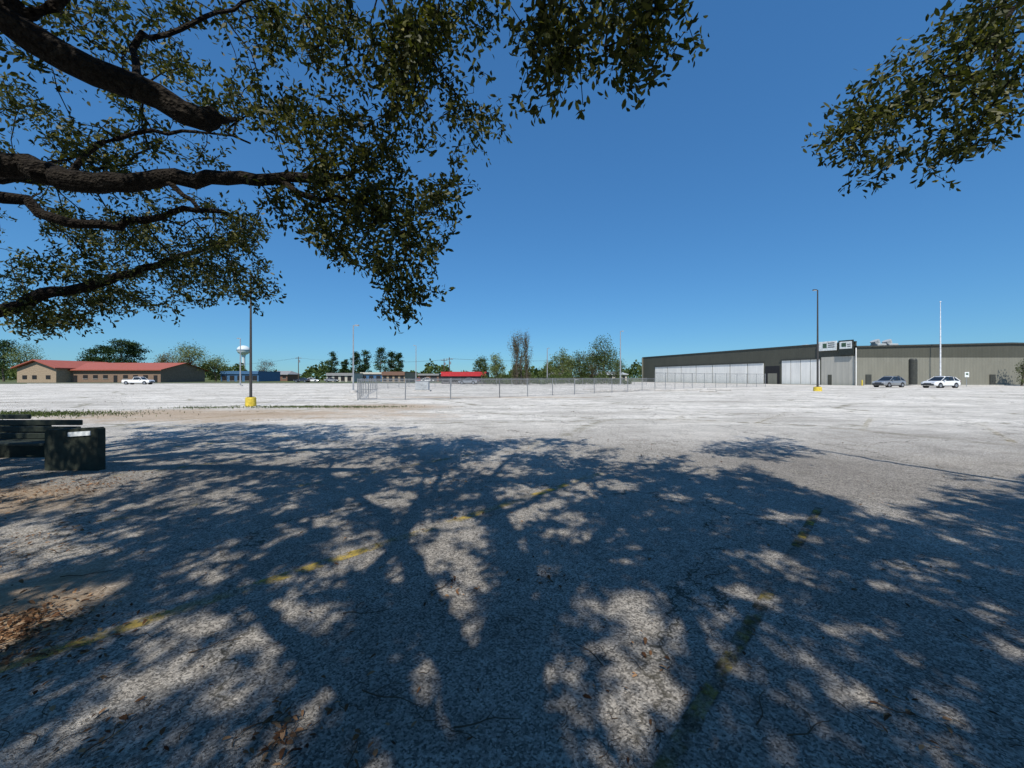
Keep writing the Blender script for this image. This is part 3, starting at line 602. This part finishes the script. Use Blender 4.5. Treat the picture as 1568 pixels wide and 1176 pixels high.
mb.add([(x0,y0,0),(x1,y0,0),(x1,y0,e0_),(xm,y0,r0_),(x0,y0,e0_)],[(0,1,2,3,4)],M_gwall)
mb.add([(x1,y0,0),(x1,y1,0),(x1,y1,e0_),(x1,y0,e0_)],[(0,1,2,3)],M_gwall); mb.obj('gable_wall',wh)
mb=MB(); mb.add([(x0-.3,y0-.05,5.7),(x1,y0-.05,5.7),(x1,y0-.05,e0_-.05),(xm,y0-.05,r0_-.05),(x0-.3,y0-.05,e0_-.05)],[(0,1,2,3,4)],M_gdark); mb.obj('upper_band',wh)
mb=MB()
for xa,za,xb,zb in((x0-.3,e0_,xm,r0_),(xm,r0_,x1+.3,e0_)):
    mb.add([(xa,y0-.35,za-.02),(xb,y0-.35,zb-.02),(xb,y0-.35,zb+.28),(xa,y0-.35,za+.28),(xa,y1,za-.02),(xb,y1,zb-.02),(xb,y1,zb+.28),(xa,y1,za+.28)],[(0,1,2,3),(3,2,6,7),(0,4,5,1),(4,7,6,5)],M_fasc)
mb.obj('roof',wh)
mb=MB(); mb.add([(*A0,8.2),(*K0,8.2),(K0[0]+8,y1,8.2),(A0[0]+30,y1+30,8.2)],[(0,1,2,3)],M_roof); mb.obj('flat_roof',wh)
mb=MB(); panel(mb,A0,A0+dirw*.4,0,H1,.35,M_gwall,.3); mb.tube([(69.5,77.7,0),(69.5,77.7,7.6)],.09,M_wpan,8); mb.obj('downpipe',wh)
mb=MB()
for px in(1345,1363): 
    q=(px-CX)/F*92; mb.box((q,92,9.0),(2.2,2,1.3),M_roof,bev=.1); mb.tube([(q-.5,92,9.6),(q-.9,92,10.4)],[.8,.9],M_roof,8)
q=(1237-CX)/F*100; mb.box((q,100,9.4),(2.5,2,1.4),M_roof,bev=.1); mb.box(((1530-CX)/F*90,90,8.9),(2,2,.8),M_roof,bev=.1)
mb.obj('rooftop_units',wh)
mb=MB()
for px,z in ((1330,2.2),(1520,2.2)):
    q=(px-CX)/F*77.9; mb.box((q,77.9,z/2+.0),(1.1,.1,z),M_fasc)
mb.obj('doors',wh)
for px,t_,r in((1398,549,.62),(1374,586,.12),(1320,584,.12)):
    d=75.; x=(px-CX)/F*d; h=CH+(HY-t_)/F*d
    if r>.3:
        e=empty('steel_tank',(x,d,0)); mb=MB(); mb.tube([(0,0,.2),(0,0,h*.95),(0,0,h)],[r,r,r*.7],M_fasc,20); mb.obj('shell',e); mb=MB(); mb.tube([(0,0,0),(0,0,.2)],[r*1.2,r*1.2],M_conc,20); [mb.tube([(0,0,z),(0,0,z+.08)],[r*1.04]*2,M_gdark,20) for z in(1.5,3,4.3)]; mb.obj('base_and_bands',e)
    else:
        e=empty('bollard',(x,d,0)); mb=MB(); mb.tube([(0,0,0),(0,0,1.05),(0,0,1.12)],[r,r,r*.5],M_yb,10); mb.obj('post',e)
g=G(1480,592); e=empty('parking_sign',(*g,0)); mb=MB(); mb.tube([(0,0,0),(0,0,2.3)],.04,M_galv,6); mb.obj('post',e); mb=MB(); mb.box((0,-.06,2.1),(.75,.03,.9),M_sw,bev=.01); mb.box((0,-.082,2.2),(.4,.012,.3),M_sg); mb.obj('plate',e)
def gabled(name,pxl,pxr,d,eavepy,ridgepy,wm,rm,depth=16,windows=0,over=.6,roofhip=.12,parent=None):
    x0=(pxl-CX)/F*d;x1=(pxr-CX)/F*d; ez=CH+(HY-eavepy)/F*d; rz=CH+(HY-ridgepy)/F*(d+depth/2); e=empty(name,parent=parent)
    mb=MB(); mb.box(((x0+x1)/2,d+depth/2,ez/2),(x1-x0,depth,ez),wm)
    if roofhip<=0:
        for xx in(x0,x1): mb.add([(xx,d,ez),(xx,d+depth,ez),(xx,d+depth/2,rz-.1)],[(0,1,2)],wm)
    mb.obj('walls',e)
    hp=(x1-x0)*roofhip if roofhip>0 else -over; o=over; mb=MB()
    vs=[(x0-o,d-o,ez),(x1+o,d-o,ez),(x1+o,d+depth+o,ez),(x0-o,d+depth+o,ez),(x0+hp,d+depth/2,rz),(x1-hp,d+depth/2,rz)]
    vs+= [(v[0],v[1],v[2]-.3) for v in vs[:4]]
    fs=[(0,1,5,4),(2,3,4,5),(0,6,7,1),(2,8,9,3)]+([(1,2,5),(3,0,4),(1,7,8,2),(3,9,6,0),(6,9,8,7)] if roofhip>0 else [])
    mb.add(vs,fs,rm); mb.obj('roof',e)
    mb=MB()
    for k in range(windows):
        xx=x0+(x1-x0)*(k+.5)/windows; 
        if k%4==3: mb.box((xx,d-.03,1.15),(1.2,.1,2.3),M_dark)
        else: mb.box((xx,d-.03,1.8),(1.5,.1,1.2),M_dark); mb.box((xx,d-.06,1.15),(1.7,.14,.1),M_conc)
    if windows: mb.obj('windows_and_doors',e)
    return e
M_redroof=ribbed('red_metal_roof',(.38,.11,.07),2.0); M_tan=simple('tan_wall',(.34,.26,.18),.85); M_brick=simple('brown_brick',(.19,.11,.08),.9,0,.35,8)
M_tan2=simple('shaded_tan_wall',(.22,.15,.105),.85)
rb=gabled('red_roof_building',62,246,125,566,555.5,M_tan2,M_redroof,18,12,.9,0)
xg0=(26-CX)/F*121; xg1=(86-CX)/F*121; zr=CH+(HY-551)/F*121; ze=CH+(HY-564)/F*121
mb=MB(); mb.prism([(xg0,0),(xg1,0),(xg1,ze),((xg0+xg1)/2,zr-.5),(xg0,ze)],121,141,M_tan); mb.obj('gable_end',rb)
mb=MB()
for s_ in(-1,1):
    xm2=(xg0+xg1)/2; xe=xm2+s_*((xg1-xg0)/2+.8); mb.add([(xe,120,ze-.1),(xm2,120,zr-.2),(xm2,142,zr-.2),(xe,142,ze-.1),(xe,120,ze+.2),(xm2,120,zr+.1),(xm2,142,zr+.1),(xe,142,ze+.2)],[(0,1,5,4),(4,5,6,7),(0,3,2,1),(0,4,7,3),(2,3,7,6)],M_redroof)
mb.obj('gable_end_roof',rb)
mb=MB(); [mb.box((xg0+q*(xg1-xg0),120.96,1.7),(1.4,.1,1.2),M_dark) for q in(.2,.45,.8)]; mb.obj('gable_end_windows',rb)
M_blue=simple('blue_metal',(.06,.14,.26),.5); M_cream=simple('cream_wall',(.5,.47,.4),.8); M_redw=simple('red_wall',(.42,.03,.035),.6); M_dkw=simple('charcoal_wall',(.05,.05,.055),.7); M_grroof=simple('grey_roof',(.25,.25,.25),.7)
def boxb(name,pxl,pxr,d,toppy,wm,band=None,bandm=None,win=4,depth=14):
    x0=(pxl-CX)/F*d;x1=(pxr-CX)/F*d;z=CH+(HY-toppy)/F*d; e=empty(name)
    mb=MB(); mb.box(((x0+x1)/2,d+depth/2,z/2),(x1-x0,depth,z),wm); mb.obj('walls',e)
    mb=MB(); mb.box(((x0+x1)/2,d+depth/2,z+.1),(x1-x0+.3,depth+.3,.2),bandm or M_grroof)
    if band: mb.box(((x0+x1)/2,d-.15,z-band/2),(x1-x0+.1,.5,band),bandm)
    mb.obj('parapet',e)
    mb=MB()
    for k in range(win):
        xx=x0+(x1-x0)*(k+.5)/win; w=(x1-x0)/win*.6; mb.box((xx,d-.02,1.3),(w,.12,2.0),M_dark)
        mb.box((xx,d-.08,.25),(w+.2,.16,.1),M_conc)
    mb.obj('shopfront_windows',e); return e
boxb('blue_building',338,396,150,569,M_blue,1,M_blue,5); boxb('blue_building',552,585,150,571,M_blue,.5,M_cream,3)
boxb('shop_building',500,540,140,572,M_cream,.8,M_grroof,4); boxb('brown_shop_building',585,620,125,570,M_tan,1.0,M_brick,4); boxb('red_shop_building',676,744,95,570.5,M_dkw,.9,M_redw,5); boxb('small_shed',640,672,150,573,M_brick,.5,M_grroof,2)
gabled('low_house',412,440,170,573,568,M_brick,M_grroof,10,3); gabled('low_house',920,960,170,573,569,M_cream,M_roof,12,4); gabled('low_house',842,872,190,574,570,M_cream,M_grroof,12,3)
d=420.; x=(373-CX)/F*d; e=empty('water_tower',(x,d,0)); zt=CH+(HY-529)/F*d; M_wt=simple('water_tower_paint',(.62,.68,.70),.5)
mb=MB(); r=6.3; zc=zt-5.2
pts=[(0,0,0),(0,0,2),(0,0,zc-8),(0,0,zc-5)]; rad=[3.2,1.7,1.5,2.2]
for a in np.linspace(-1.2,1.55,12): pts.append((0,0,zc+5.2*math.sin(a))); rad.append(max(.1,r*math.cos(a)))
mb.tube(pts,rad,M_wt,28); mb.obj('tank_and_pedestal',e,True)
mb=MB(); mb.tube([(0,0,zc-.3),(0,0,zc+.3)],[r+.25]*2,M_blue,28); mb.obj('band',e)
M_road=simple('road_asphalt',(.10,.10,.10),.9); M_kerb=simple('kerb_concrete',(.42,.41,.38),.85)
sheet('road',[(-400,104),(28,110),(28,118),(-400,112)],.0,M_road)
mb=MB(); mb.box((-60,99.2,.07),(130,.2,.14),M_kerb,.0); mb.box((112,76.6,.07),(84,.2,.14),M_kerb); mb.obj('kerb')
sheet('sidewalk',[(70,76.75),(154,76.75),(154,77.95),(70,77.95)],.1,M_conc)

# ---------------------------------------------------------------- background trees
def tree(name,px,d,toppy,crw,kind,n,mat,lsize=.35,low=.3,ncl=26,barkm=None):
    x=(px-CX)/F*d; h=CH+(HY-toppy)/F*d; cr=crw/F*d/2; e=empty(name,(x,d,0)); mb=MB(); bm=barkm or M_bark2
    lean=rng.normal()*.3; tr=h*.018+.06
    ax=lambda z: np.array([lean*z/h+.15*math.sin(z),.15*math.cos(z*.8),z])
    ht=h*(.93 if kind=='pine' else .75)
    zz=np.linspace(0,ht,9); mb.tube([ax(z) for z in zz],[tr*(1-.8*z/ht) for z in zz],bm,8)
    C_=[];S_=[]
    for i in range(ncl):
        if kind=='pine':
            f=rng.random(); z=h*(low+(1-low)*f); rr=cr*(1-f*.7)*rng.uniform(.2,1); a=rng.uniform(0,6.28); C_.append([rr*math.cos(a),rr*math.sin(a),z]); S_.append([cr*.2,cr*.2,h*.028])
        elif kind=='vine':
            a=rng.uniform(0,6.28); f=rng.random(); rr=cr*rng.uniform(.1,.85)*(.35+.65*f); z=h*(low+(1-low)*f*.93); C_.append([rr*math.cos(a),rr*math.sin(a),z]); S_.append([cr*.12,cr*.12,h*.07])
        else:
            v=nrm(rng.normal(size=3))*rng.random()**.4; z=h*(low+(1-low)*.5)+v[2]*h*(1-low)*.48; C_.append([v[0]*cr*.9,v[1]*cr*.9,z]); S_.append([cr*.2,cr*.2,h*(1-low)*.08])
    C_=np.array(C_);S_=np.array(S_)
    for c in C_:
        z0=max(low*h*.7,c[2]-np.linalg.norm(c[:2])*(.3 if kind=='pine' else .9)-.5); z0=min(z0,ht); a=ax(z0); m=(a+c)/2+np.array([0,0,-.05*h if kind!='pine' else 0]); mb.tube([a,m,c],[tr*.35,tr*.2,tr*.06],bm,5)
    mb.obj('trunk_and_limbs',e)
    idx=rng.integers(0,ncl,n); pos=C_[idx]+rng.normal(size=(n,3))*S_[idx]; axs=rng.normal(size=(n,3))
    sh=np.clip(rng.normal(.45,.2,n)+rng.normal(size=ncl)[idx]*.15,0,1)
    npmesh('foliage',quadverts(pos,axs,rng.uniform(.6,1.2,n)*lsize,lsize*.6),4,mat,e,sh)
T=tree
for a in((186,150,521,46,1),(205,155,526,44,1),(160,158,530,40,1),(140,160,534,34,1),(5,150,522,40,1)): T('pine_tree',a[0],a[1],a[2],a[3],'pine',2800,M_pine,.6,.35,30)
for a in((509,170,541,20),(545,160,541,22),(560,165,538,22),(583,160,534,26),(600,165,540,22),(610,160,542,18),(528,172,552,14)): T('pine_tree',*a,'pine',1900,M_pine,.55,.3,26)
T('pine_tree',1620,70,500,60,'pine',2500,M_pine,.4,.1,40)
T('spring_tree',290,140,521,48,'r',4200,M_spring,.42,.15,44); T('spring_tree',330,150,546,36,'r',3400,M_spring,.45,.05,30); T('spring_tree',262,150,540,36,'r',2600,M_vine,.42,.1,30); T('spring_tree',245,155,545,30,'r',2400,M_spring,.42,.1)
T('spring_tree',40,150,527,50,'r',4200,M_spring,.44,.1,38)
T('spring_tree',405,170,552,34,'r',2000,M_vine,.38,.1); T('green_tree',737,120,547,24,'r',2600,M_mid,.42,.1,28)
T('vine_covered_tree',790,85,508,30,'vine',3800,M_vine,.22,.02,46); T('vine_covered_tree',806,86,506,26,'vine',3600,M_vine,.22,.02,44); T('vine_covered_tree',797,88,520,40,'vine',2200,M_mid,.22,.0,40)
T('spring_tree',760,90,540,26,'r',2600,M_spring,.3,.05); T('spring_tree',862,110,534,32,'r',3000,M_spring,.38,.05); T('spring_tree',888,112,533,36,'r',3000,M_mid,.38,.05); T('green_tree',925,105,515,40,'r',4200,M_mid,.38,.12,40); T('spring_tree',905,120,538,36,'r',2600,M_vine,.38,.05); T('green_tree',845,120,552,30,'r',2500,M_spring,.38,.0); T('spring_tree',945,130,548,30,'r',2200,M_mid,.38,.05); T('spring_tree',875,118,545,50,'r',2600,M_spring,.4,.0)
T('leafing_sapling',1566,72,545,14,'r',900,M_mid,.2,.1)
K=26000; th=rng.uniform(-1.75,.66,K); d=rng.uniform(200,330,K); x=th*d
hh=(4.2+2.6*np.sin(th*23)+1.8*np.sin(th*61+1)+1.3*np.sin(th*140))*rng.random(K)**.6; hh=np.abs(hh)*1.15
npmesh('distant_tree_line',quadverts(np.c_[x,d,hh],rng.normal(size=(K,3)),rng.uniform(1.2,2.4,K),1.3),4,M_mid,None,np.clip(rng.normal(.3,.2,K),0,1))
K=9000; th=rng.uniform(-.08,.31,K); d=rng.uniform(88,100,K); hh=np.abs(1.7+.8*np.sin(th*60)+.6*np.sin(th*140))*rng.random(K)**.7
npmesh('hedge',quadverts(np.c_[th*d,d,hh],rng.normal(size=(K,3)),rng.uniform(.2,.5,K),.25),4,M_mid,None,np.clip(rng.normal(.4,.2,K),0,1))

# ---------------------------------------------------------------- light & camera
w=bpy.data.worlds.new('World'); sc.world=w; w.use_nodes=True; nt=w.node_tree
sky=nt.nodes.new('ShaderNodeTexSky'); sky.sky_type='NISHITA'; sky.sun_disc=False; sky.sun_elevation=EL; sky.sun_rotation=math.pi+.06; sky.altitude=0; sky.air_density=1.0; sky.dust_density=.0; sky.ozone_density=2.0
gm=nt.nodes.new('ShaderNodeGamma'); gm.inputs[1].default_value=.55
hs=nt.nodes.new('ShaderNodeHueSaturation'); hs.inputs['Saturation'].default_value=1.38
ml=nt.nodes.new('ShaderNodeVectorMath'); ml.operation='MULTIPLY'; ml.inputs[1].default_value=(.66,1.34,2.0)
nt.links.new(sky.outputs[0],gm.inputs[0]); nt.links.new(gm.outputs[0],hs.inputs['Color']); nt.links.new(hs.outputs[0],ml.inputs[0]); nt.links.new(ml.outputs[0],nt.nodes['Background'].inputs[0]); nt.nodes['Background'].inputs[1].default_value=.125
l=bpy.data.lights.new('sun','SUN'); l.energy=5.0; l.angle=math.radians(.53); l.color=(1,.955,.88); so=bpy.data.objects.new('sun',l); sc.collection.objects.link(so)
v=Vector((SD[0]*math.cos(EL),SD[1]*math.cos(EL),-math.sin(EL))); so.rotation_euler=v.to_track_quat('-Z','Y').to_euler()
cam=bpy.data.cameras.new('camera'); cam.sensor_width=36; cam.lens=F/1568*36; cam.shift_y=-(588-HY)/1568; cam.clip_start=.05; cam.clip_end=6000
co=bpy.data.objects.new('camera',cam); sc.collection.objects.link(co); co.location=(0,0,CH); co.rotation_euler=(math.radians(90),0,0); sc.camera=co
sc.view_settings.view_transform='Standard'; sc.view_settings.look='None'; sc.view_settings.exposure=0
